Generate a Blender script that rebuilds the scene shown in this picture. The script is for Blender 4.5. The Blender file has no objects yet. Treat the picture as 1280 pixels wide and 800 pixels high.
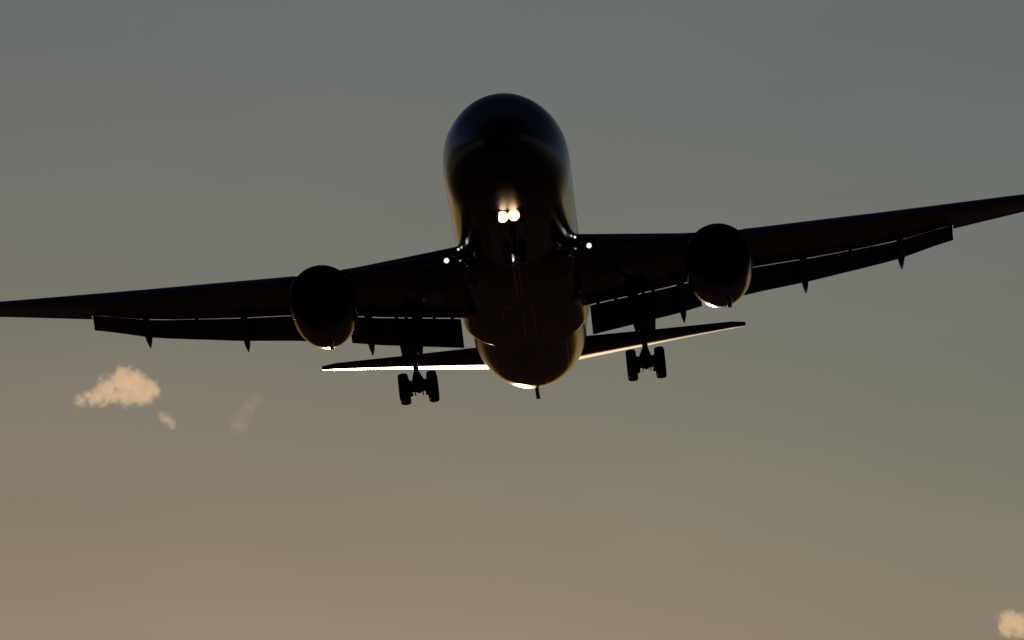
import bpy, bmesh, math, random
from mathutils import Vector, Matrix, noise
R = math.radians
scene = bpy.context.scene
random.seed(7)

# ------------------------------------------------------------------ camera
cam_data = bpy.data.cameras.new("camera")
cam_data.sensor_width = 36
cam_data.angle = R(5.6477)
cam_data.clip_start = 1.0
cam_data.clip_end = 60000
cam = bpy.data.objects.new("camera", cam_data)
cam.location = (0, 0, 1.7)
cam.rotation_euler = (R(90 + 8.9), 0, 0)
scene.collection.objects.link(cam)
scene.camera = cam

# ------------------------------------------------------------------ sky, sun, exposure
SUN_EL, SUN_AZ = 3.2, -0.6          # degrees; azimuth measured from +Y towards +X
world = bpy.data.worlds.new("World")
scene.world = world
world.use_nodes = True
wn, wl = world.node_tree.nodes, world.node_tree.links
wn.clear()
wout = wn.new("ShaderNodeOutputWorld")
wbg = wn.new("ShaderNodeBackground")
wbg.inputs["Strength"].default_value = 0.04
sky = wn.new("ShaderNodeTexSky")
sky.sky_type = 'NISHITA'
sky.sun_disc = False
sky.sun_elevation = R(SUN_EL)
sky.sun_rotation = R(SUN_AZ)
sky.altitude = 50
sky.air_density = 1.0
sky.dust_density = 1.0
sky.ozone_density = 1.0
# evening haze layer: tints the sky by the height above the horizon, a little warmer towards the left
wtc = wn.new("ShaderNodeTexCoord")
wdot = wn.new("ShaderNodeVectorMath")
wdot.operation = 'DOT_PRODUCT'
wdot.inputs[1].default_value = (0.22, 0.0, 1.0)
wl.new(wtc.outputs["Generated"], wdot.inputs[0])
wmr = wn.new("ShaderNodeMapRange")
wmr.inputs[1].default_value = 0.0
wmr.inputs[2].default_value = 0.40
wl.new(wdot.outputs["Value"], wmr.inputs[0])
wramp = wn.new("ShaderNodeValToRGB")
wramp.color_ramp.interpolation = 'B_SPLINE'
HAZE = [(0.04, (0.105, 0.129, 0.236)), (0.13, (0.193, 0.237, 0.432)), (0.2, (0.351, 0.43, 0.786)), (0.2725, (0.294, 0.42, 0.871)), (0.31, (0.279, 0.393, 0.851)),
        (0.3485, (0.258, 0.391, 0.868)), (0.378, (0.24, 0.394, 0.885)), (0.425, (0.226, 0.39, 0.894)), (0.5, (0.216, 0.399, 0.954)), (0.6, (0.216, 0.399, 0.954)), (0.85, (0.17, 0.22, 0.36))]
while len(wramp.color_ramp.elements) < len(HAZE):
    wramp.color_ramp.elements.new(0.5)
for e, (t_, c_) in zip(wramp.color_ramp.elements, HAZE):
    e.position = t_
    e.color = (*c_, 1)
wl.new(wmr.outputs[0], wramp.inputs[0])
wmul = wn.new("ShaderNodeMix")
wmul.data_type = 'RGBA'
wmul.blend_type = 'MULTIPLY'
wmul.inputs[0].default_value = 1.0
wl.new(sky.outputs[0], wmul.inputs[6])
wl.new(wramp.outputs[0], wmul.inputs[7])
# faint uneven bands of thin haze
wmap = wn.new("ShaderNodeMapping")
wmap.inputs["Scale"].default_value = (22, 22, 70)
wnoise = wn.new("ShaderNodeTexNoise")
wnoise.inputs["Scale"].default_value = 1.0
wnoise.inputs["Detail"].default_value = 4
wl.new(wtc.outputs["Generated"], wmap.inputs[0])
wl.new(wmap.outputs[0], wnoise.inputs["Vector"])
wband = wn.new("ShaderNodeMapRange")
wband.inputs[1].default_value = 0.25
wband.inputs[2].default_value = 0.75
wband.inputs[3].default_value = 0.955
wband.inputs[4].default_value = 1.045
wl.new(wnoise.outputs["Fac"], wband.inputs[0])
wsc = wn.new("ShaderNodeVectorMath")
wsc.operation = 'SCALE'
wl.new(wmul.outputs[2], wsc.inputs[0])
wl.new(wband.outputs[0], wsc.inputs["Scale"])
wl.new(wsc.outputs[0], wbg.inputs[0])
wl.new(wbg.outputs[0], wout.inputs[0])

sd = bpy.data.lights.new("sun", 'SUN')
sd.energy = 4.5
sd.angle = R(0.5)
sd.color = (1.0, 0.70, 0.40)
sun = bpy.data.objects.new("sun", sd)
dirv = Vector((math.sin(R(SUN_AZ)) * math.cos(R(SUN_EL)), math.cos(R(SUN_AZ)) * math.cos(R(SUN_EL)), math.sin(R(SUN_EL))))
sun.rotation_euler = dirv.to_track_quat('Z', 'Y').to_euler()
scene.collection.objects.link(sun)

vs = scene.view_settings
vs.view_transform = 'Standard'
vs.look = 'None'
vs.exposure = 0.0
vs.gamma = 1
vs.use_curve_mapping = False
scene.cycles.volume_bounces = 4
scene.cycles.max_bounces = 8

# ------------------------------------------------------------------ helpers
def mat(name, color, rough=0.3, metal=0.0, spec=0.5, coat=0.0, emit=None, estr=0.0, var=0.0, vscale=1.0):
    m = bpy.data.materials.new(name)
    m.use_nodes = True
    nt = m.node_tree
    b = nt.nodes["Principled BSDF"]
    b.inputs["Base Color"].default_value = (*color, 1)
    b.inputs["Roughness"].default_value = rough
    b.inputs["Metallic"].default_value = metal
    b.inputs["Specular IOR Level"].default_value = spec
    b.inputs["Coat Weight"].default_value = coat
    if emit:
        b.inputs["Emission Color"].default_value = (*emit, 1)
        b.inputs["Emission Strength"].default_value = estr
    if var > 0:                                   # wear: uneven base colour and gloss
        tc = nt.nodes.new("ShaderNodeTexCoord")
        no = nt.nodes.new("ShaderNodeTexNoise")
        no.inputs["Scale"].default_value = vscale
        no.inputs["Detail"].default_value = 6
        nt.links.new(tc.outputs["Object"], no.inputs["Vector"])
        mr = nt.nodes.new("ShaderNodeMapRange")
        mr.inputs[1].default_value = 0.3
        mr.inputs[2].default_value = 0.7
        mr.inputs[3].default_value = max(0.02, rough * (1 - var))
        mr.inputs[4].default_value = rough * (1 + var)
        nt.links.new(no.outputs["Fac"], mr.inputs[0])
        nt.links.new(mr.outputs[0], b.inputs["Roughness"])
        mx = nt.nodes.new("ShaderNodeMix")
        mx.data_type = 'RGBA'
        mx.inputs[6].default_value = (*[c * (1 - var) for c in color], 1)
        mx.inputs[7].default_value = (*[min(1, c * (1 + var)) for c in color], 1)
        nt.links.new(no.outputs["Fac"], mx.inputs[0])
        nt.links.new(mx.outputs[2], b.inputs["Base Color"])
    return m

def fuselage_mat():
    """navy paint with a pale cheat line along each side of the nose, fine panel joints"""
    m = mat("fuselage_paint", (0.012, 0.013, 0.026), rough=0.22, spec=0.5)
    nt = m.node_tree
    N, L = nt.nodes, nt.links
    b = N["Principled BSDF"]
    tc = N.new("ShaderNodeTexCoord")
    sx = N.new("ShaderNodeSeparateXYZ")
    L.new(tc.outputs["Object"], sx.inputs[0])
    def math_(op, a, b_=None, c=None):
        n = N.new("ShaderNodeMath")
        n.operation = op
        for i, v in enumerate((a, b_, c)):
            if v is None: continue
            if isinstance(v, (int, float)): n.inputs[i].default_value = v
            else: L.new(v, n.inputs[i])
        return n.outputs[0]
    x, y, z = sx.outputs
    # cheat line: |z - z0| < width, starts a little aft of the nose
    line = math_('LESS_THAN', math_('ABSOLUTE', math_('ADD', z, 0.86)), 0.13)
    line = math_('MULTIPLY', line, math_('GREATER_THAN', math_('ABSOLUTE', x), 0.72))
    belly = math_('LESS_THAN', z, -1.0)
    def joints(v, period, w):
        f = math_('FRACT', math_('DIVIDE', v, period))
        return math_('LESS_THAN', f, w / period)
    ang = math_('ARCTAN2', x, z)
    j = math_('MAXIMUM', joints(y, 2.2, 0.02), joints(ang, 0.42, 0.008))
    no = N.new("ShaderNodeTexNoise")
    no.inputs["Scale"].default_value = 0.8
    no.inputs["Detail"].default_value = 8
    mp = N.new("ShaderNodeMapping")
    mp.inputs["Scale"].default_value = (1.6, 0.12, 1.6)     # grime runs aft in streaks
    L.new(tc.outputs["Object"], mp.inputs[0])
    L.new(mp.outputs[0], no.inputs["Vector"])
    def mix(f, a, b_):
        n = N.new("ShaderNodeMix"); n.data_type = 'RGBA'
        if isinstance(f, (int, float)): n.inputs[0].default_value = f
        else: L.new(f, n.inputs[0])
        for i, v in ((6, a), (7, b_)):
            if isinstance(v, tuple): n.inputs[i].default_value = (*v, 1)
            else: L.new(v, n.inputs[i])
        return n.outputs[2]
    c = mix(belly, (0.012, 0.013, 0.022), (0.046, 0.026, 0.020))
    c = mix(math_('MULTIPLY', no.outputs["Fac"], 0.5), c, (0.022, 0.014, 0.012))
    # warm reflected-light streaks along the keel, painted into the base colour
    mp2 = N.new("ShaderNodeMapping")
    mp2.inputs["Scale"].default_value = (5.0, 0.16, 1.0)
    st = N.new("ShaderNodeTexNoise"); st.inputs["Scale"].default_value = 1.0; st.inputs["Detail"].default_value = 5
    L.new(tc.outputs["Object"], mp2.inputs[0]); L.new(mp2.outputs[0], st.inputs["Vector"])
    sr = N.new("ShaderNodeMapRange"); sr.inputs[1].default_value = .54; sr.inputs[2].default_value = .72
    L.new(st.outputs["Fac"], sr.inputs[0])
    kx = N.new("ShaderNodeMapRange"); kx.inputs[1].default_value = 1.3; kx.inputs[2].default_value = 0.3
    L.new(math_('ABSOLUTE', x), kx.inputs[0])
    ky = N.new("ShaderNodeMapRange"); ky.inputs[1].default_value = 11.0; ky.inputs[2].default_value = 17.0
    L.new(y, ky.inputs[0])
    light_streak = math_('MULTIPLY', math_('MULTIPLY', sr.outputs[0], kx.outputs[0]), math_('MULTIPLY', ky.outputs[0], belly))
    c = mix(light_streak, c, (0.20, 0.095, 0.050))
    c = mix(line, c, (0.30, 0.29, 0.29))
    c = mix(j, c, (0.003, 0.003, 0.003))
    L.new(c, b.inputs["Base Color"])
    mr = N.new("ShaderNodeMapRange")
    mr.inputs[1].default_value = 0.35; mr.inputs[2].default_value = 0.65
    mr.inputs[3].default_value = 0.08; mr.inputs[4].default_value = 0.17
    L.new(no.outputs["Fac"], mr.inputs[0])
    radome = N.new("ShaderNodeMapRange")            # matt radome and forward belly
    radome.inputs[1].default_value = 5.0; radome.inputs[2].default_value = 9.0
    radome.inputs[3].default_value = 0.30; radome.inputs[4].default_value = 0.0
    L.new(y, radome.inputs[0])
    low = N.new("ShaderNodeMapRange")
    low.inputs[1].default_value = -0.6; low.inputs[2].default_value = -1.4
    L.new(z, low.inputs[0])
    L.new(math_('ADD', mr.outputs[0], math_('MULTIPLY', radome.outputs[0], low.outputs[0])), b.inputs["Roughness"])
    b.inputs["Specular IOR Level"].default_value = 0.38
    bp = N.new("ShaderNodeBump")
    bp.inputs["Strength"].default_value = 0.25
    bp.inputs["Distance"].default_value = 0.02
    L.new(math_('ADD', math_('MULTIPLY', j, -0.4), math_('MULTIPLY', no.outputs["Fac"], 0.5)), bp.inputs["Height"])
    L.new(bp.outputs[0], b.inputs["Normal"])
    return m

M = dict(
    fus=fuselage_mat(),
    wing=mat("wing_paint", (0.032, 0.020, 0.022), 0.17, spec=0.3, var=0.3, vscale=0.7),
    slat=mat("slat_metal", (0.062, 0.056, 0.115), 0.30, metal=0.0, var=0.2, vscale=1.2),
    flap=mat("flap_paint", (0.032, 0.019, 0.018), 0.35, var=0.3, vscale=1.2),
    tail=mat("tailplane_paint", (0.014, 0.010, 0.009), 0.40, spec=0.3, var=0.10, vscale=0.6),
    cowl=mat("cowl_paint", (0.007, 0.006, 0.008), 0.15, spec=0.35, var=0.25, vscale=1.0),
    lip=mat("intake_lip_metal", (0.05, 0.05, 0.055), 0.35, metal=0.6),
    duct=mat("intake_duct", (0.006, 0.006, 0.006), 0.6),
    fan=mat("fan_blade_metal", (0.02, 0.02, 0.02), 0.45, metal=0.7),
    core=mat("exhaust_metal", (0.08, 0.06, 0.05), 0.35, metal=0.9, var=0.3, vscale=2),
    glass=mat("cockpit_glass", (0.004, 0.004, 0.006), 0.12, spec=0.3),
    gear=mat("gear_paint", (0.030, 0.024, 0.022), 0.65, spec=0.2, var=0.3, vscale=4),
    chrome=mat("oleo_chrome", (0.06, 0.055, 0.05), 0.35, metal=1.0),
    tyre=mat("tyre_rubber", (0.010, 0.009, 0.009), 0.8, spec=0.1, var=0.1, vscale=5),
    hub=mat("wheel_hub_metal", (0.05, 0.05, 0.05), 0.6, metal=0.3),
    bowl=mat("lamp_reflector", (0.80, 0.62, 0.45), 0.5, metal=0.6),
    glint=mat("reflection_streak", (0.95, 0.62, 0.40), 0.5, metal=0.8, var=0.4, vscale=3),  # warm tone imitates light reflected along the belly
    lamp=mat("landing_lamp_glow", (1, 1, 1), 0.3, emit=(1.0, 0.72, 0.42), estr=8),
    lamp_s=mat("wing_lamp_glow", (1, 1, 1), 0.3, emit=(1.0, 0.97, 0.90), estr=1.15),
)

def link(name, me, m, parent=None):
    o = bpy.data.objects.new(name, me)
    scene.collection.objects.link(o)
    if m is not None:
        me.materials.append(m)
    o.parent = parent
    return o

def finish(name, bm, m, parent=None, smooth=True, angle=40):
    bmesh.ops.remove_doubles(bm, verts=bm.verts, dist=1e-5)
    bmesh.ops.recalc_face_normals(bm, faces=bm.faces)
    me = bpy.data.meshes.new(name)
    bm.to_mesh(me)
    bm.free()
    if smooth:
        me.polygons.foreach_set("use_smooth", [True] * len(me.polygons))
        me.set_sharp_from_angle(angle=R(angle))
    return link(name, me, m, parent)

def loft(bm, rings, closed=True, cap=True):
    """rings: lists of equal point counts; closed = each ring closes on itself"""
    vr = [[bm.verts.new(p) for p in r] for r in rings]
    n = len(vr[0])
    for a, b in zip(vr, vr[1:]):
        for i in range(n if closed else n - 1):
            j = (i + 1) % n
            try: bm.faces.new((a[i], a[j], b[j], b[i]))
            except ValueError: pass
    if cap and closed:
        for r in (vr[0], vr[-1]):
            try: bm.faces.new(r)
            except ValueError: pass
    return vr

def circle(c, r, axis='Y', n=32, rz=None):
    rz = r if rz is None else rz
    out = []
    for i in range(n):
        a = 2 * math.pi * i / n
        u, v = r * math.cos(a), rz * math.sin(a)
        if axis == 'Y': out.append((c[0] + u, c[1], c[2] + v))
        elif axis == 'X': out.append((c[0], c[1] + u, c[2] + v))
        else: out.append((c[0] + u, c[1] + v, c[2]))
    return out

def tube(bm, p0, p1, r0, r1=None, n=14):
    r1 = r0 if r1 is None else r1
    p0, p1 = Vector(p0), Vector(p1)
    d = (p1 - p0).normalized()
    q = d.to_track_quat('Z', 'Y').to_matrix()
    def ring(p, r):
        return [p + q @ Vector((r * math.cos(2 * math.pi * i / n), r * math.sin(2 * math.pi * i / n), 0)) for i in range(n)]
    loft(bm, [ring(p0, r0), ring(p1, r1)])

def rbox(bm, c, s, rot=None, bev=0.02):
    t = bmesh.new()
    bmesh.ops.create_cube(t, size=1)
    bmesh.ops.scale(t, vec=s, verts=t.verts)
    if bev:
        bmesh.ops.bevel(t, geom=t.edges[:], offset=bev, segments=2, affect='EDGES', profile=0.6)
    if rot is not None:
        bmesh.ops.rotate(t, cent=(0, 0, 0), matrix=rot, verts=t.verts)
    bmesh.ops.translate(t, vec=c, verts=t.verts)
    tmp = bpy.data.meshes.new("tmp")
    t.to_mesh(tmp); t.free()
    bm.from_mesh(tmp)
    bpy.data.meshes.remove(tmp)

def interp(tab, x):
    """Catmull-like smooth interpolation over a table [(x, y...)]"""
    if x <= tab[0][0]: return tab[0][1:]
    if x >= tab[-1][0]: return tab[-1][1:]
    for k in range(len(tab) - 1):
        if tab[k][0] <= x <= tab[k + 1][0]: break
    a, b = tab[k], tab[k + 1]
    pa = tab[k - 1] if k > 0 else a
    pb = tab[k + 2] if k + 2 < len(tab) else b
    h = b[0] - a[0]; t = (x - a[0]) / h
    out = []
    for i in range(1, len(a)):
        ma = (b[i] - pa[i]) / (b[0] - pa[0]) if b[0] != pa[0] else 0
        mb = (pb[i] - a[i]) / (pb[0] - a[0]) if pb[0] != a[0] else 0
        out.append((2*t**3-3*t*t+1)*a[i] + (t**3-2*t*t+t)*h*ma + (-2*t**3+3*t*t)*b[i] + (t**3-t*t)*h*mb)
    return out

def lin(tab, x):
    if x <= tab[0][0]: return tab[0][1]
    for a, b in zip(tab, tab[1:]):
        if x <= b[0]:
            return a[1] + (b[1] - a[1]) * (x - a[0]) / (b[0] - a[0])
    a, b = tab[-2], tab[-1]
    return b[1] + (b[1] - a[1]) / (b[0] - a[0]) * (x - b[0])

# ------------------------------------------------------------------ ground (dark grassland to the horizon)
gm = mat("grass_ground", (0.13, 0.088, 0.068), 1.0, spec=0.0, var=0.4, vscale=0.02)
bm = bmesh.new()
NG, S = 40, 30000
gv = [[bm.verts.new(((i / NG - .5) * 2 * S, (j / NG - .5) * 2 * S, 0)) for j in range(NG + 1)] for i in range(NG + 1)]
for i in range(NG):
    for j in range(NG):
        bm.faces.new((gv[i][j], gv[i + 1][j], gv[i + 1][j + 1], gv[i][j + 1]))
ground = finish("ground", bm, gm)
ground['kind'] = 'structure'

# unseen hill ring, added to darken reflections on the belly and tail
hm = mat("blocker_hill", (0.020, 0.026, 0.013), 1.0, spec=0.0, var=0.4, vscale=0.01)
bm = bmesh.new()
hr = []
for r_, f in ((3200, -.02), (3600, .45), (4100, .85), (4500, 1.0), (5000, .7), (5800, -.02)):
    row = []
    for k in range(180):
        a = 2 * math.pi * k / 180
        h = 135 + 35 * noise.noise((3 * math.cos(a), 3 * math.sin(a), 1.3)) + 22 * noise.noise((14 * math.cos(a), 14 * math.sin(a), f * 3))
        row.append((r_ * math.cos(a), r_ * math.sin(a), h * f))
    hr.append(row)
loft(bm, hr, closed=True, cap=False)
blocker_hills = finish("blocker_hills", bm, hm)
blocker_hills['kind'] = 'structure'

# ------------------------------------------------------------------ airliner
plane = bpy.data.objects.new("airliner", None)
scene.collection.objects.link(plane)
plane.empty_display_size = 5
plane['label'] = "dark twin-engine airliner seen from below with wheels down and landing lamps lit"
plane['category'] = "airplane"
# the empty sits under the aircraft at the level of the wheels; geometry is written in airframe
# coordinates (X across, Y aft from the nose, Z up from the fuselage centreline)
POSE = Matrix.LocRotScale(Vector((-0.488, 394.48, 71.485)),
                          __import__("mathutils").Euler((R(-3.009), R(-5.853), R(-1.473))), None)
BASE = Vector((0, 28, -5.3))
plane.matrix_world = POSE @ Matrix.Translation(BASE)

def part(name, bm, m, parent=None, **k):
    o = finish(name, bm, m, None, **k)
    top = parent is None
    o.parent = plane if top else parent
    # every part mesh is written in airframe coordinates: direct children carry the offset
    if top:
        o.location = -BASE
    return o

# fuselage: y, top z, bottom z, half width
FUS = [(0.0, -0.80, -0.84, 0.02), (0.12, -0.45, -1.18, 0.36), (0.35, -0.18, -1.45, 0.62), (0.8, 0.16, -1.75, 0.98),
       (1.5, 0.55, -2.02, 1.33), (2.3, 1.00, -2.22, 1.63), (3.2, 1.47, -2.40, 1.90), (4.2, 1.84, -2.54, 2.13),
       (5.5, 2.12, -2.64, 2.33), (7.0, 2.40, -2.69, 2.46), (9.0, 2.61, -2.71, 2.515), (11.0, 2.69, -2.71, 2.515), (14, 2.70, -2.71, 2.515),
       (20, 2.70, -2.71, 2.515), (28, 2.70, -2.71, 2.515), (35.5, 2.70, -2.70, 2.515), (38, 2.70, -2.64, 2.49),
       (40.5, 2.70, -2.43, 2.42), (43, 2.68, -2.00, 2.27), (46, 2.62, -1.28, 1.94), (49, 2.45, -0.30, 1.48),
       (51.5, 2.24, 0.38, 1.00), (53.3, 2.05, 0.92, 0.62), (54.4, 1.90, 1.22, 0.38), (54.7, 1.82, 1.32, 0.26)]
def fus_ring(y, n=72, grow=0.0):
    t, b, w = interp(FUS, y)
    zc, h = (t + b) / 2, (t - b) / 2 + grow
    w += grow
    return [(w * math.sin(2 * math.pi * i / n), y, zc + h * math.cos(2 * math.pi * i / n)) for i in range(n)]
def fus_ys():
    ys = [0, .03, .07, .12, .2, .35, .55, .8, 1.1]
    y = 1.5
    while y < 9: ys.append(y); y += .4
    while y < 35.5: ys.append(y); y += 1.5
    while y < 54.7: ys.append(y); y += .6
    return ys + [54.7]
bm = bmesh.new()
loft(bm, [fus_ring(y) for y in fus_ys()])
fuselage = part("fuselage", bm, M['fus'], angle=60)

# cockpit windows: six panes lying 6 mm proud of the nose skin
def pane(y0, y1, a0, a1, skew):
    b_ = bmesh.new()
    rings = []
    for i in range(7):
        u = i / 6
        row = []
        for j in range(7):
            v = j / 6
            a = a0 + (a1 - a0) * u
            y = y0 + (y1 - y0) * v + skew * u
            t, bt, w = interp(FUS, y)
            zc, h = (t + bt) / 2, (t - bt) / 2
            row.append(((w + .008) * math.sin(a), y - .004, zc + (h + .008) * math.cos(a)))
        rings.append(row)
    loft(b_, rings, closed=False)
    return b_
for s in (-1, 1):
    part("cockpit_window", pane(2.05, 2.95, s * R(2), s * R(30), 0.12), M['glass'], fuselage)
    part("cockpit_window", pane(2.22, 3.05, s * R(32), s * R(52), 0.30), M['glass'], fuselage)
    part("cockpit_window", pane(2.62, 3.40, s * R(54), s * R(66), 0.42), M['glass'], fuselage)

# wing-to-body fairing under the centre section
bm = bmesh.new()
FAIR = [(14.6, 0.9, -2.60, 0.3), (16.0, 1.9, -2.78, 0.8), (18.0, 2.45, -2.92, 1.3), (20.5, 2.64, -2.96, 1.7), (24, 2.70, -2.98, 1.9),
        (27, 2.70, -2.98, 1.9), (29.6, 2.68, -2.93, 1.8), (29.85, 2.60, -2.85, 1.7)]
rings = []
y = 14.6
while y <= 29.86:
    w, zb, hh = interp(FAIR, y)
    ring = []
    for i in range(49):
        a = math.pi * i / 48
        cx, sz = math.cos(a), math.sin(a)
        ring.append((w * math.copysign(abs(cx) ** 0.72, cx), y, zb + hh - hh * sz ** 0.8))
    rings.append(ring)
    y += 0.5 if y < 29.5 else .25
loft(bm, rings, closed=True)
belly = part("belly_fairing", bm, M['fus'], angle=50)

# small things along the keel: added strips standing in for reflected light, blade antennas, tail skid, beacon
def keel_glint(x, y0, y1, w):
    b_ = bmesh.new(); rr = []
    for k in range(13):
        y = y0 + (y1 - y0) * k / 12
        z = min(interp(FAIR, y)[1], -2.71) - .004
        hw = w / 2 * (.5 + .5 * math.sin(math.pi * (k + .5) / 13))
        rr.append([(x - hw, y, z + .01), (x + hw, y, z + .01), (x + hw * .8, y, z - .010), (x - hw * .8, y, z - .010)])
    loft(b_, rr)
    return b_
for x, y0, y1, w in ((-.20, 14.8, 20.5, .09), (.0, 15.4, 20.3, .07), (-.64, 21.4, 21.62, .62), (-.87, 22.1, 24.4, .09), (-.08, 23.6, 27.1, .10), (.35, 21.2, 27.4, .07)):
    part("keel_glint", keel_glint(x, y0, y1, w), M['glint'], belly)
bm = bmesh.new()
loft(bm, [[(-.02, 11.6, -2.6), (.02, 11.6, -2.6), (.02, 12.0, -2.6), (-.02, 12.0, -2.6)],
          [(-.012, 11.85, -3.05), (.012, 11.85, -3.05), (.012, 12.05, -3.05), (-.012, 12.05, -3.05)]])
part("blade_antenna", bm, M['gear'])
bm = bmesh.new()
tube(bm, (0, 43.4, -1.8), (0.02, 43.9, -2.22), .085, .075)
rbox(bm, (0.02, 43.95, -2.23), (.17, .35, .08), bev=.03)
part("tail_skid", bm, M['gear'])
bm = bmesh.new()
bmesh.ops.create_uvsphere(bm, u_segments=20, v_segments=12, radius=.085)
bmesh.ops.translate(bm, vec=(-.20, 13.6, -2.76), verts=bm.verts)
part("belly_beacon", bm, M['lamp_s'])

# ---- wings
LEZ = [(0, -1.42), (2.5, -1.22), (6.8, -.90), (9.4, -.60), (15.0, .31), (21.4, 1.41), (23.8, 1.88)]
TZ = [(0, -2.28), (2.5, -2.02), (6.1, -1.52), (9.7, -.86), (11.8, -.55), (15.5, .10), (17.6, .70), (21.4, 1.50), (23.8, 2.0)]
def yle(X): return 18.5 + .66 * (X - 2.5)
def yte(X): return 27.9 + .07 * X if X < 8 else 28.46 + .41 * (X - 8)
def chord(X): return yte(X) - yle(X)
def thick(X): return lin([(0, .15), (8, .115), (23.8, .10)], X)
def naca(t, x): return 5 * t * (.2969 * math.sqrt(max(x, 0)) - .1260 * x - .3516 * x * x + .2843 * x**3 - .1036 * x**4)
def wing_section(s, X, f0=0.0, f1=0.8, n=18, th_scale=1.0):
    """closed ring of the wing aerofoil between chord fractions f0 and f1"""
    c = chord(X); z0 = lin(LEZ, X); zt = lin(TZ, X)
    sl = (zt - z0) / (.8 * c); t = thick(X) * th_scale
    fr = [f0 + (f1 - f0) * (1 - math.cos(math.pi * i / n)) / 2 for i in range(n + 1)]
    def pt(f, up):
        h = naca(t, f) * c
        h = h * 1.15 if up else -h * .80
        return (s * X, yle(X) + f * c, z0 + sl * f * c + h + (0 if up else .0))
    top = [pt(f, True) for f in fr]
    bot = [pt(f, False) for f in reversed(fr)]
    # thin the cut trailing edge down to a few centimetres
    k = .30
    if f1 < 0.95:
        tx = top[-1]; bx = bot[0]
        top[-1] = (tx[0], tx[1], bx[2] + .05)
        p = top[-2]
        top[-2] = (p[0], p[1], p[2] - (tx[2] - bx[2] - .05) * .75)
    ring = top + bot
    return ring
STN = [0.6, 1.6, 2.5, 3.4, 4.6, 5.8, 6.6, 7.2, 8, 9, 10, 11.5, 13, 14.5, 16, 17.4, 18, 19.5, 21, 22.4, 23.3, 23.7]
def fl_chord(X): return lin([(2.5, 1.62), (6.6, 1.50), (9, 1.42), (11.8, 1.26), (17.5, .86)], X)
def under(X, f):
    c = chord(X); z0 = lin(LEZ, X); sl = (lin(TZ, X) - z0) / (.8 * c)
    return Vector((X, yle(X) + f * c, z0 + sl * f * c - naca(thick(X), f) * c * .8))
def flap_ring(s, X, sc=1.0, n=12, defl=30):
    c = fl_chord(X) * sc
    te = under(X, .8)
    y0, z0 = te.y + .10, te.z + .06
    d = R(defl)
    up, lo = [], []
    for i in range(n + 1):
        f = (1 - math.cos(math.pi * i / n)) / 2
        for lst, sg in ((up, .95), (lo, -.45)):
            h = sg * naca(.16, f) * c
            a = d * (.72 + .45 * f)                     # the aft slotted section droops more
            lst.append((s * X, y0 + f * c * math.cos(a) + h * math.sin(a), z0 - f * c * math.sin(a) + h * math.cos(a) - .06 * c))
    return up + lo[::-1]
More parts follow.
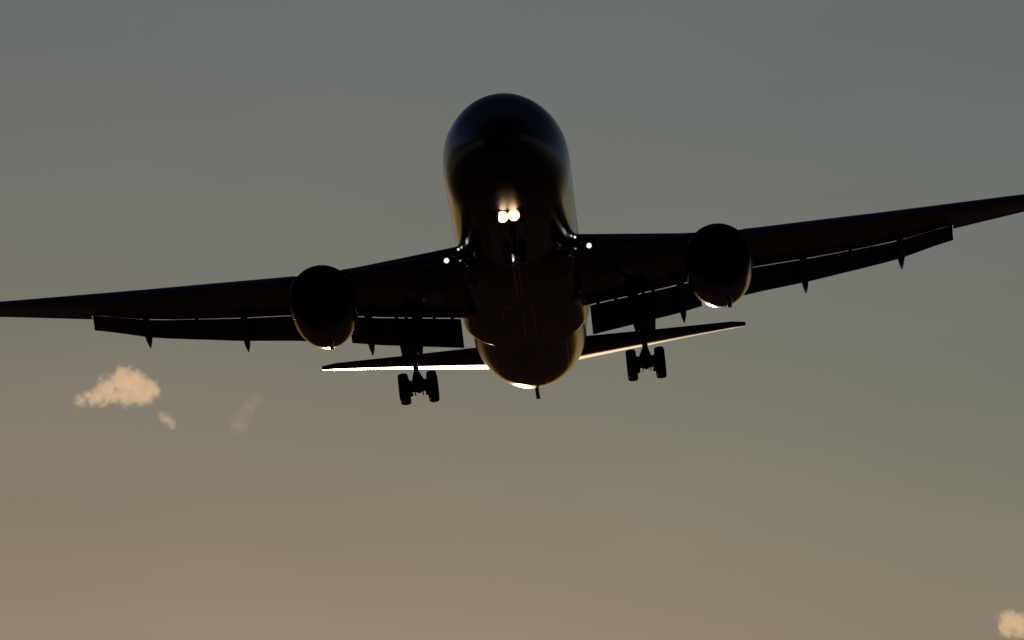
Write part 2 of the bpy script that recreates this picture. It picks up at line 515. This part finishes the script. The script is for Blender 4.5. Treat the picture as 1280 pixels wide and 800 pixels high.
for s in (-1, 1):
    bm = bmesh.new()
    rings = [wing_section(s, X) for X in STN]
    X = 23.85
    c = chord(X); z = lin(LEZ, X) - .05
    loft(bm, rings)
    wing = part("wing", bm, M['wing'], angle=35)
    # leading-edge slats, drooped ahead of the nose of the wing
    for a, b in ((3.2, 6.9), (9.2, 12.985), (13.0, 17.385), (17.4, 22.6)):
        bm = bmesh.new(); rr = []
        for k in range(9):
            X = a + (b - a) * k / 8
            c = chord(X); z0 = lin(LEZ, X); t = thick(X)
            sc = min(.24 * c, 1.2)
            ring = []
            prof = [(1.0, .36), (.75, .33), (.5, .26), (.3, .18), (.12, .07), (0, -.05), (.05, -.16), (.2, -.22), (.42, -.235), (.42, -.20), (.30, -.12), (.36, .02), (.6, .16), (.85, .27)]
            for u, v in prof:
                ring.append((s * X, yle(X) - .30 * min(1, sc / .75) + u * sc, z0 + v * sc * .9 - .04 * sc))
            rr.append(ring)
        loft(bm, rr)
        part("slat", bm, M['slat'], wing, angle=30)
    # ailerons behind the engine and outboard
    for a, b in ((7.0, 8.85), (18.02, 22.6)):
        bm = bmesh.new()
        rr = []
        for k in range(7):
            X = a + (b - a) * k / 6
            te = under(X, .8); c = chord(X) * .19
            dz = (lin(TZ, X) - lin(LEZ, X)) / (.8 * chord(X))
            rr.append([(s * X, te.y + .03, te.z + .12), (s * X, te.y + .03, te.z + .005), (s * X, te.y + c, te.z + dz * c * .8 + .005), (s * X, te.y + c, te.z + dz * c * .8 + .03)])
        loft(bm, rr)
        part("aileron", bm, M['wing'], wing, angle=30)
    # flaps
    for a, b in ((2.66, 7.25), (8.95, 17.98)):
        bm = bmesh.new()
        loft(bm, [flap_ring(s, a + (b - a) * k / 12) for k in range(13)])
        part("flap", bm, M['flap'], wing, angle=40)
    # flap track fairings: slim canoes that hinge down with the flap
    for X, L_, drop in ((6.45, 2.0, .62), (11.6, 1.9, .60), (15.7, 1.55, .50)):
        bm = bmesh.new(); rr = []
        te = under(X, .8)
        f0 = under(X, .52)
        fc = fl_chord(X)
        tipy, tipz = te.y + fc * .90 + .26, te.z - fc * .62 - .36
        path = [(f0.y, f0.z + .05, .03, .02), (f0.y + .5, f0.z - .08, .11, .12), (te.y - .5, te.z - .10, .15, .20), (te.y + .1, te.z - .22, .16, .26),
                (te.y + fc * .45, te.z - fc * .42 - .05, .19, .26), (te.y + fc * .8, te.z - fc * .62 - .12, .11, .20), (tipy, tipz, .02, .025)]
        for k in range(25):
            u = k / 24 * (len(path) - 1); i = min(int(u), len(path) - 2); t = u - i
            q = [path[i][m_] * (1 - t) + path[i + 1][m_] * t for m_ in range(4)]
            rr.append([(s * X + q[2] * math.cos(2 * math.pi * j / 14), q[0], q[1] + q[3] * math.sin(2 * math.pi * j / 14)) for j in range(14)])
        loft(bm, rr)
        part("flap_track_fairing", bm, M['flap'], wing, angle=60)
    # brackets that carry the flap across the slot
    for X in (3.0, 3.75, 4.45, 5.3, 6.35, 13.6) :
        te = under(X, .8)
        bm = bmesh.new()
        rbox(bm, (s * X, te.y + .05, te.z - .12), (.14 if X != 4.45 else .45, .5, .30), bev=.03)
        part("flap_bracket", bm, M['flap'], wing)
    # landing lamps in the wing root
    for X, y, z, r in ((2.89, 18.62, -1.42, .108), (2.36, 17.95, -1.16, .050)):
        bm = bmesh.new()
        d = Vector((0, -1, -.20)).normalized()
        c = Vector((s * X, y, z))
        tube(bm, c - d * .25, c + d * .02, r * 1.25, r * 1.2, 20)
        h = part("landing_lamp_housing", bm, M['gear'], wing)
        bm = bmesh.new()
        t2 = bmesh.new()
        tube(bm, c + d * .012, c + d * .06, r, r * .8, 20)
        part("landing_lamp", bm, M['lamp_s'], wing)

# ---- engines
NZ, NX = -2.52, 8.02
def lathe(bm, prof, cx, cz, n=56, close=False):
    loft(bm, [circle((cx, y, cz), max(r, .001), 'Y', n) for y, r in prof], cap=False)
for s in (-1, 1):
    cx = s * NX
    bm = bmesh.new()
    outer = [(17.72, 1.16), (17.66, 1.20), (17.68, 1.235), (17.78, 1.275), (18.0, 1.315), (18.5, 1.352), (19.2, 1.365), (20.0, 1.365), (20.8, 1.345), (21.6, 1.29), (22.3, 1.21), (22.8, 1.13),
             (22.8, 1.10), (22.2, 1.12), (21.5, 1.10)]
    prof = []
    for k in range(len(outer) - 1):
        for t in (0, .5): prof.append(tuple(outer[k][m_] * (1 - t) + outer[k + 1][m_] * t for m_ in range(2)))
    prof.append(outer[-1])
    lathe(bm, outer, cx, NZ)
    # flatten nothing; a real cowl is round seen from the front
    engine = part("engine", bm, M['cowl'], angle=50)
    bm = bmesh.new()
    lathe(bm, [(17.90, 1.302), (17.78, 1.280), (17.68, 1.240), (17.655, 1.20), (17.70, 1.16), (17.85, 1.12)], cx, NZ)
    part("intake_lip", bm, M['lip'], engine, angle=60)
    bm = bmesh.new()
    lathe(bm, [(17.85, 1.12), (18.3, 1.11), (18.9, 1.15), (19.5, 1.18), (20.2, 1.18), (20.2, .3)], cx, NZ)
    part("intake_duct", bm, M['duct'], engine, angle=60)
    bm = bmesh.new()
    lathe(bm, [(18.75, .0), (18.80, .07), (18.95, .16), (19.15, .25), (19.4, .33), (19.7, .36)], cx, NZ, 32)
    part("spinner", bm, M['lip'], engine, angle=60)
    bm = bmesh.new()
    for k in range(34):
        a = 2 * math.pi * k / 34
        rr = []
        for i in range(6):
            u = i / 5; r = .34 + .83 * u
            tw = R(25 + 38 * u)
            hc = .13 + .06 * u
            aa = a + .10 * u
            e = Vector((math.cos(aa), 0, math.sin(aa))); tng = Vector((-math.sin(aa), 0, math.cos(aa)))
            c0 = Vector((cx, 19.55, NZ)) + e * r
            dvec = tng * math.sin(tw) + Vector((0, 1, 0)) * math.cos(tw)
            nv = dvec.cross(e).normalized() * .006
            rr.append([c0 - dvec * hc - nv, c0 + dvec * hc - nv, c0 + dvec * hc + nv, c0 - dvec * hc + nv])
        loft(bm, rr)
    fan = part("fan", bm, M['fan'], engine, smooth=False)
    bm = bmesh.new()
    lathe(bm, [(21.4, .78), (22.4, .82), (23.2, .72), (24.2, .50), (24.2, .47), (23.8, .45)], cx, NZ, 40)
    part("core_cowl", bm, M['core'], engine)
    bm = bmesh.new()
    lathe(bm, [(23.6, .34), (24.2, .28), (24.8, .10), (24.95, .0)], cx, NZ, 32)
    part("exhaust_cone", bm, M['core'], engine)
    # bulkhead so that no light passes through the fan duct
    bm = bmesh.new()
    lathe(bm, [(21.5, 1.10), (21.45, .77)], cx, NZ, 40)
    part("fan_duct_wall", bm, M['duct'], engine)
    # drain mast and latch blister under the cowl
    bm = bmesh.new()
    rr = []
    mx_ = cx + (.12 if s < 0 else .28)
    for y, w, h in ((19.8, .02, .01), (20.1, .10, .07), (20.6, .13, .11), (21.1, .09, .09), (21.5, .02, .02)):
        rr.append([(mx_ + w * math.cos(a_ * math.pi / 8), y, NZ - 1.34 - h * math.sin(a_ * math.pi / 8)) for a_ in range(9)])
    loft(bm, rr, closed=True)
    rbox(bm, (mx_, 20.9, NZ - 1.45), (.16, .34, .16), bev=.015)
    part("drain_mast", bm, M['cowl'], engine)
    # strakes on the cowl shoulders
    # pylon
    bm = bmesh.new(); rr = []
    for y, w, z0, z1 in ((18.7, .04, 1.30, 1.36), (19.6, .16, 1.20, 1.62), (20.8, .20, 1.10, 1.78), (22.2, .21, .95, 1.60), (23.6, .19, .62, 1.05), (25.4, .12, .62, .90), (27.0, .03, .70, .82)):
        rr.append([(cx - w, y, NZ + z0), (cx + w, y, NZ + z0), (cx + w * .8, y, NZ + z1), (cx - w * .8, y, NZ + z1)])
    loft(bm, rr)
    part("pylon", bm, M['cowl'], engine, angle=25)

# ---- tailplanes
TLE = [(0.4, .14), (2.4, .46), (6.0, 1.03), (9.35, 1.58)]
TTE = [(0.4, .40), (2.4, .74), (6.6, 1.38), (9.35, 1.76)]
for s in (-1, 1):
    bm = bmesh.new(); rr = []
    for k in range(15):
        X = .5 + (9.25 - .5) * k / 14
        y0 = 45.4 + .76 * (X - 2.3); y1 = 50.9 + .24 * (X - 2.3)
        if k == 14: y0 += .35
        c = y1 - y0
        z0, z1 = lin(TLE, X), lin(TTE, X)
        n = 20
        up, lo = [], []
        for i in range(n + 1):
            f = (1 - math.cos(math.pi * i / n)) / 2
            h = naca(.095, f) * c + .006
            zz = z0 + (z1 - z0) * f
            up.append((s * X, y0 + f * c, zz + h * .8)); lo.append((s * X, y0 + f * c, zz - min(h * 1.15, (.105 + .05 * max(0, k - 6) / 8) * (1 - f) * c + .004)))
        rr.append(up + lo[::-1])
    loft(bm, rr)
    part("tailplane", bm, M['tail'], angle=30)

# ---- fin
bm = bmesh.new(); rr = []
for k in range(13):
    u = k / 12; z = 2.0 + 9.0 * u
    y0 = 41.2 + 9.1 * u + (.9 * (1 - u) ** 4 * -1.5); y1 = 50.6 + 3.0 * u
    c = y1 - y0
    up, lo = [], []
    for i in range(13):
        f = (1 - math.cos(math.pi * i / 12)) / 2
        h = naca(.11, f) * c + .01
        up.append((h, y0 + f * c, z)); lo.append((-h, y0 + f * c, z))
    rr.append(up + lo[::-1])
loft(bm, rr)
part("tail_fin", bm, M['fus'], angle=30)

# ---- undercarriage
def wheel(c, r, w, parent, name="wheel"):
    bm = bmesh.new()
    prof = [(-w * .30, r * .52), (-w * .42, r * .60), (-w * .5, r * .74), (-w * .47, r * .88), (-w * .36, r * .965), (-w * .18, r * .995), (-w * .13, r * .985), (-w * .10, r),
            (w * .10, r), (w * .13, r * .985), (w * .18, r * .995), (w * .36, r * .965), (w * .47, r * .88), (w * .5, r * .74), (w * .42, r * .60), (w * .30, r * .52)]
    loft(bm, [circle((c[0] + x, c[1], c[2]), rad, 'X', 40) for x, rad in prof], cap=True)
    o = part(name, bm, M['tyre'], parent, angle=35)
    bm = bmesh.new()
    loft(bm, [circle((c[0] + x, c[1], c[2]), rad, 'X', 28) for x, rad in ((-w * .36, r * .50), (-w * .30, r * .2), (w * .30, r * .2), (w * .36, r * .50))], cap=True)
    return o

def grouped(name, bm_, m, **k):
    return part(name, bm_, m, **k)

for s in (-1, 1):
    gx = s * 4.70
    AF, AA, AZF, AZA = 27.0, 28.42, -4.70, -4.56
    bm = bmesh.new()
    top = (s * 4.95, 27.9, -1.9); mid = (s * 4.75, 27.75, -3.45); bot = (gx, 27.70, -4.62)
    tube(bm, top, mid, .20, .19, 20)
    tube(bm, (mid[0], mid[1], mid[2] + .1), (mid[0], mid[1], mid[2] - .06), .235, .235, 20)
    # trunnion and drag/side braces
    tube(bm, (s * 4.80, 27.8, -2.75), (s * 3.1, 27.6, -2.25), .09)
    tube(bm, (s * 4.78, 27.8, -3.1), (s * 4.9, 26.2, -2.0), .08)
    # torque links at the front of the leg
    tube(bm, (mid[0], mid[1] - .22, mid[2]), (gx, 27.22, -4.02), .055)
    tube(bm, (gx, 27.22, -4.02), (gx, 27.5, -4.52), .055)
    leg = grouped("main_gear", bm, M['gear'], angle=40)
    bm = bmesh.new()
    tube(bm, mid, (gx, 27.70, -4.50), .115, .115, 18)
    part("oleo_piston", bm, M['chrome'], leg)
    bm = bmesh.new()
    tube(bm, (gx, AF, AZF), (gx, AA, AZA), .15, .15, 16)
    # fork: widens from the piston to the truck beam
    loft(bm, [circle((mid[0] * .5 + gx * .5, 27.7, -3.95), .12, 'Z', 16), circle((gx, 27.7, -4.25), .24, 'Z', 16), circle((gx, 27.7, -4.60), .33, 'Z', 16), circle((gx, 27.7, -4.78), .22, 'Z', 16)])
    for yy, zz in ((AF, AZF), (AA, AZA)):
        tube(bm, (gx - .62, yy, zz), (gx + .62, yy, zz), .08)
        for q in (-1, 1):                                  # brake packs
            tube(bm, (gx + q * .26, yy, zz), (gx + q * .46, yy, zz), .27, .29, 24)
    tube(bm, (gx - .16, AF, AZF - .22), (gx - .16, AA, AZA - .22), .03)
    tube(bm, (gx + .16, AF, AZF - .22), (gx + .16, AA, AZA - .22), .03)
    part("truck_beam", bm, M['gear'], leg)
    for yy, zz in ((AF, AZF), (AA, AZA)):
        for q in (-1, 1):
            w = wheel((gx + q * .585, yy, zz), .585, .43, leg)
    # door panels fixed to the leg, edge rounded, slightly open outward
    bm = bmesh.new()
    rbox(bm, (s * 4.98, 27.35, -2.72), (.64, .05, 1.36), Matrix.Rotation(R(6) * s, 3, 'Y'), .02)
    part("gear_door", bm, M['flap'], leg)
    bm = bmesh.new()
    rbox(bm, (s * 4.52, 28.1, -2.62), (.42, .05, 1.0), Matrix.Rotation(R(-10) * s, 3, 'Y'), .02)
    part("gear_door", bm, M['flap'], leg)

# nose gear
bm = bmesh.new()
gx = 0.0
tube(bm, (0, 5.75, -2.2), (0, 5.55, -3.55), .115, .11, 18)
tube(bm, (0, 5.6, -3.0), (0, 7.3, -2.5), .055)
tube(bm, (0, 5.42, -3.35), (0, 5.15, -3.80), .035)
tube(bm, (0, 5.15, -3.80), (0, 5.45, -4.10), .035)
tube(bm, (-.34, 5.52, -2.83), (.14, 5.52, -2.83), .035)     # lamp bracket
nose = part("nose_gear", bm, M['gear'])
bm = bmesh.new()
tube(bm, (0, 5.55, -3.5), (0, 5.48, -4.22), .07)
tube(bm, (-.24, 5.48, -4.22), (.24, 5.48, -4.22), .06)
part("oleo_piston", bm, M['chrome'], nose)
for q in (-1, 1):
    wheel((q * .29, 5.48, -4.22), .47, .33, nose)
for q, zz in ((-1, -2.84), (1, -2.82)):
    c = Vector((-.11 + q * .222, 5.30, zz)); d = Vector((0, -1, -.2)).normalized()
    q_ = d.to_track_quat('Z', 'Y').to_matrix()
    def ring_(r, dist):
        return [c + d * dist + q_ @ Vector((r * math.cos(t_ * math.pi / 14), r * math.sin(t_ * math.pi / 14), 0)) for t_ in range(28)]
    bm = bmesh.new()
    loft(bm, [ring_(.04, -.22), ring_(.15, -.17), ring_(.225, -.04), ring_(.235, .02), ring_(.225, .02), ring_(.215, -.035), ring_(.14, -.14), ring_(.02, -.16)])
    part("lamp_bowl", bm, M['bowl'], nose)
    bm = bmesh.new()
    rr = []
    for k in range(7):
        a = k / 6 * math.pi / 2
        rr.append(ring_(.165 * math.cos(a) + 1e-4, -.08 + .08 * math.sin(a)))
    loft(bm, rr)
    part("landing_lamp", bm, M['lamp'], nose)
for s in (-1, 1):
    bm = bmesh.new()
    rbox(bm, (s * .52, 6.6, -3.02), (.035, 2.6, .72), Matrix.Rotation(R(-8) * s, 3, 'Y'), .012)
    part("gear_door", bm, M['fus'], nose)

# ------------------------------------------------------------------ sunset clouds, about six kilometres off
def cloud(name, loc, label, puffs, dens, tint=(1.0, .95, .93), nscale=.09, erode=.75, seed=0.0, group=None, size=1.0):
    """puffs: (x, y, z, radius) in metres round loc; a hull mesh filled with cloud droplets"""
    bm = bmesh.new()
    for (x, y, z, r) in puffs:
        t = bmesh.new()
        bmesh.ops.create_icosphere(t, subdivisions=3, radius=r * 1.08)
        bmesh.ops.translate(t, vec=(x, y, z), verts=t.verts)
        me = bpy.data.meshes.new("t"); t.to_mesh(me); t.free(); bm.from_mesh(me); bpy.data.meshes.remove(me)
    me = bpy.data.meshes.new(name); bm.to_mesh(me); bm.free()
    m = bpy.data.materials.new(name + "_vapour")
    m.use_nodes = True
    nt = m.node_tree; N, L = nt.nodes, nt.links
    m.cycles.volume_step_rate = 0.25
    N.clear()
    out = N.new("ShaderNodeOutputMaterial")
    pv = N.new("ShaderNodeVolumePrincipled")
    pv.inputs["Color"].default_value = (*tint, 1)
    pv.inputs["Anisotropy"].default_value = .35
    tc = N.new("ShaderNodeTexCoord")
    no = N.new("ShaderNodeTexNoise"); no.noise_dimensions = '4D'
    no.inputs["Scale"].default_value = nscale; no.inputs["Detail"].default_value = 5; no.inputs["Roughness"].default_value = .62
    no.inputs["W"].default_value = seed
    L.new(tc.outputs["Object"], no.inputs["Vector"])
    # domain warp
    vm = N.new("ShaderNodeVectorMath"); vm.operation = 'MULTIPLY_ADD'
    L.new(no.outputs["Color"], vm.inputs[0])
    rmean = sum(p[3] for p in puffs) / len(puffs)
    vm.inputs[1].default_value = (rmean * 2.6,) * 3
    off = N.new("ShaderNodeVectorMath"); off.operation = 'ADD'
    L.new(tc.outputs["Object"], off.inputs[0]); off.inputs[1].default_value = (-rmean * 1.3,) * 3
    L.new(off.outputs[0], vm.inputs[2])
    acc = None
    for (x, y, z, r) in puffs:
        d = N.new("ShaderNodeVectorMath"); d.operation = 'DISTANCE'
        L.new(vm.outputs[0], d.inputs[0]); d.inputs[1].default_value = (x, y, z)
        mr = N.new("ShaderNodeMapRange"); mr.inputs[1].default_value = 0; mr.inputs[2].default_value = r
        mr.inputs[3].default_value = 1; mr.inputs[4].default_value = 0
        L.new(d.outputs["Value"], mr.inputs[0])
        if acc is None: acc = mr.outputs[0]
        else:
            a = N.new("ShaderNodeMath"); a.operation = 'MAXIMUM'
            L.new(acc, a.inputs[0]); L.new(mr.outputs[0], a.inputs[1]); acc = a.outputs[0]
    fine = N.new("ShaderNodeTexNoise"); fine.noise_dimensions = '4D'
    fine.inputs["Scale"].default_value = nscale * 2.6; fine.inputs["Detail"].default_value = 6; fine.inputs["Roughness"].default_value = .56
    fine.inputs["W"].default_value = seed + 11
    L.new(tc.outputs["Object"], fine.inputs["Vector"])
    sub = N.new("ShaderNodeMath"); sub.operation = 'MULTIPLY_ADD'
    L.new(fine.outputs["Fac"], sub.inputs[0]); sub.inputs[1].default_value = -erode
    L.new(acc, sub.inputs[2])
    dm = N.new("ShaderNodeMapRange")
    dm.inputs[1].default_value = -.30 * erode; dm.inputs[2].default_value = .30
    dm.inputs[3].default_value = 0; dm.inputs[4].default_value = dens
    L.new(sub.outputs[0], dm.inputs[0])
    L.new(dm.outputs[0], pv.inputs["Density"])
    L.new(pv.outputs[0], out.inputs["Volume"])
    o = link(name, me, m)
    rm = o.modifiers.new("skin", 'REMESH')
    rm.mode = 'VOXEL'; rm.voxel_size = max(.8, rmean * .16)
    o.location = loc
    o.scale = (size, size, size)
    o['label'] = label; o['category'] = "cloud"
    if group: o['group'] = group
    return o
cloud("cloud", (-227, 5929, 891), "bright gold sunlit puffy cloud with ragged left tail, below the left wing",
      [(1, 0, 4, 12), (-8, 3, 0, 11), (9, -3, 1, 12), (17, 2, -2, 10), (-13, 0, -5, 8), (4, 3, -5, 10), (12, -2, -5, 9), (-5, 0, -6, 8), (-18, 0, -7, 7), (-23, 0, -9.5, 5.5), (21, 0, -3, 7)],
      .13, nscale=.085, erode=1.25, seed=2.3, size=.95, group="small sunset clouds")
cloud("cloud", (-199.6, 5933, 872.5), "tiny pale cloud scrap just under the right end of the golden cloud",
      [(-4, 0, 3, 4), (-2, 0, 1.5, 4.5), (0, 0, 0, 5), (2, 0, -1.5, 4.5), (4, 0, -3, 4)], .05, nscale=.12, erode=.9, seed=3.0, group="small sunset clouds")
cloud("cloud", (-152.5, 5933.5, 880), "very faint thin wisp of cloud between the golden cloud and the left wheels",
      [(7, 0, 5, 5), (4, 0, 3, 6), (0, 0, 0, 7), (-4, 0, -5, 7), (-6, 0, -11, 8)], .008, nscale=.10, erode=1.0, seed=5.0, group="small sunset clouds")
cloud("cloud", (288, 5945, 754), "small golden cloud cut by the lower right corner of the view",
      [(-3, 0, 4, 9), (5, 2, 0, 10), (-4, -2, -2, 7), (12, 0, -1, 9), (1, 0, 2, 8)], .12, nscale=.10, erode=1.2, seed=9.0, size=.9, group="small sunset clouds")
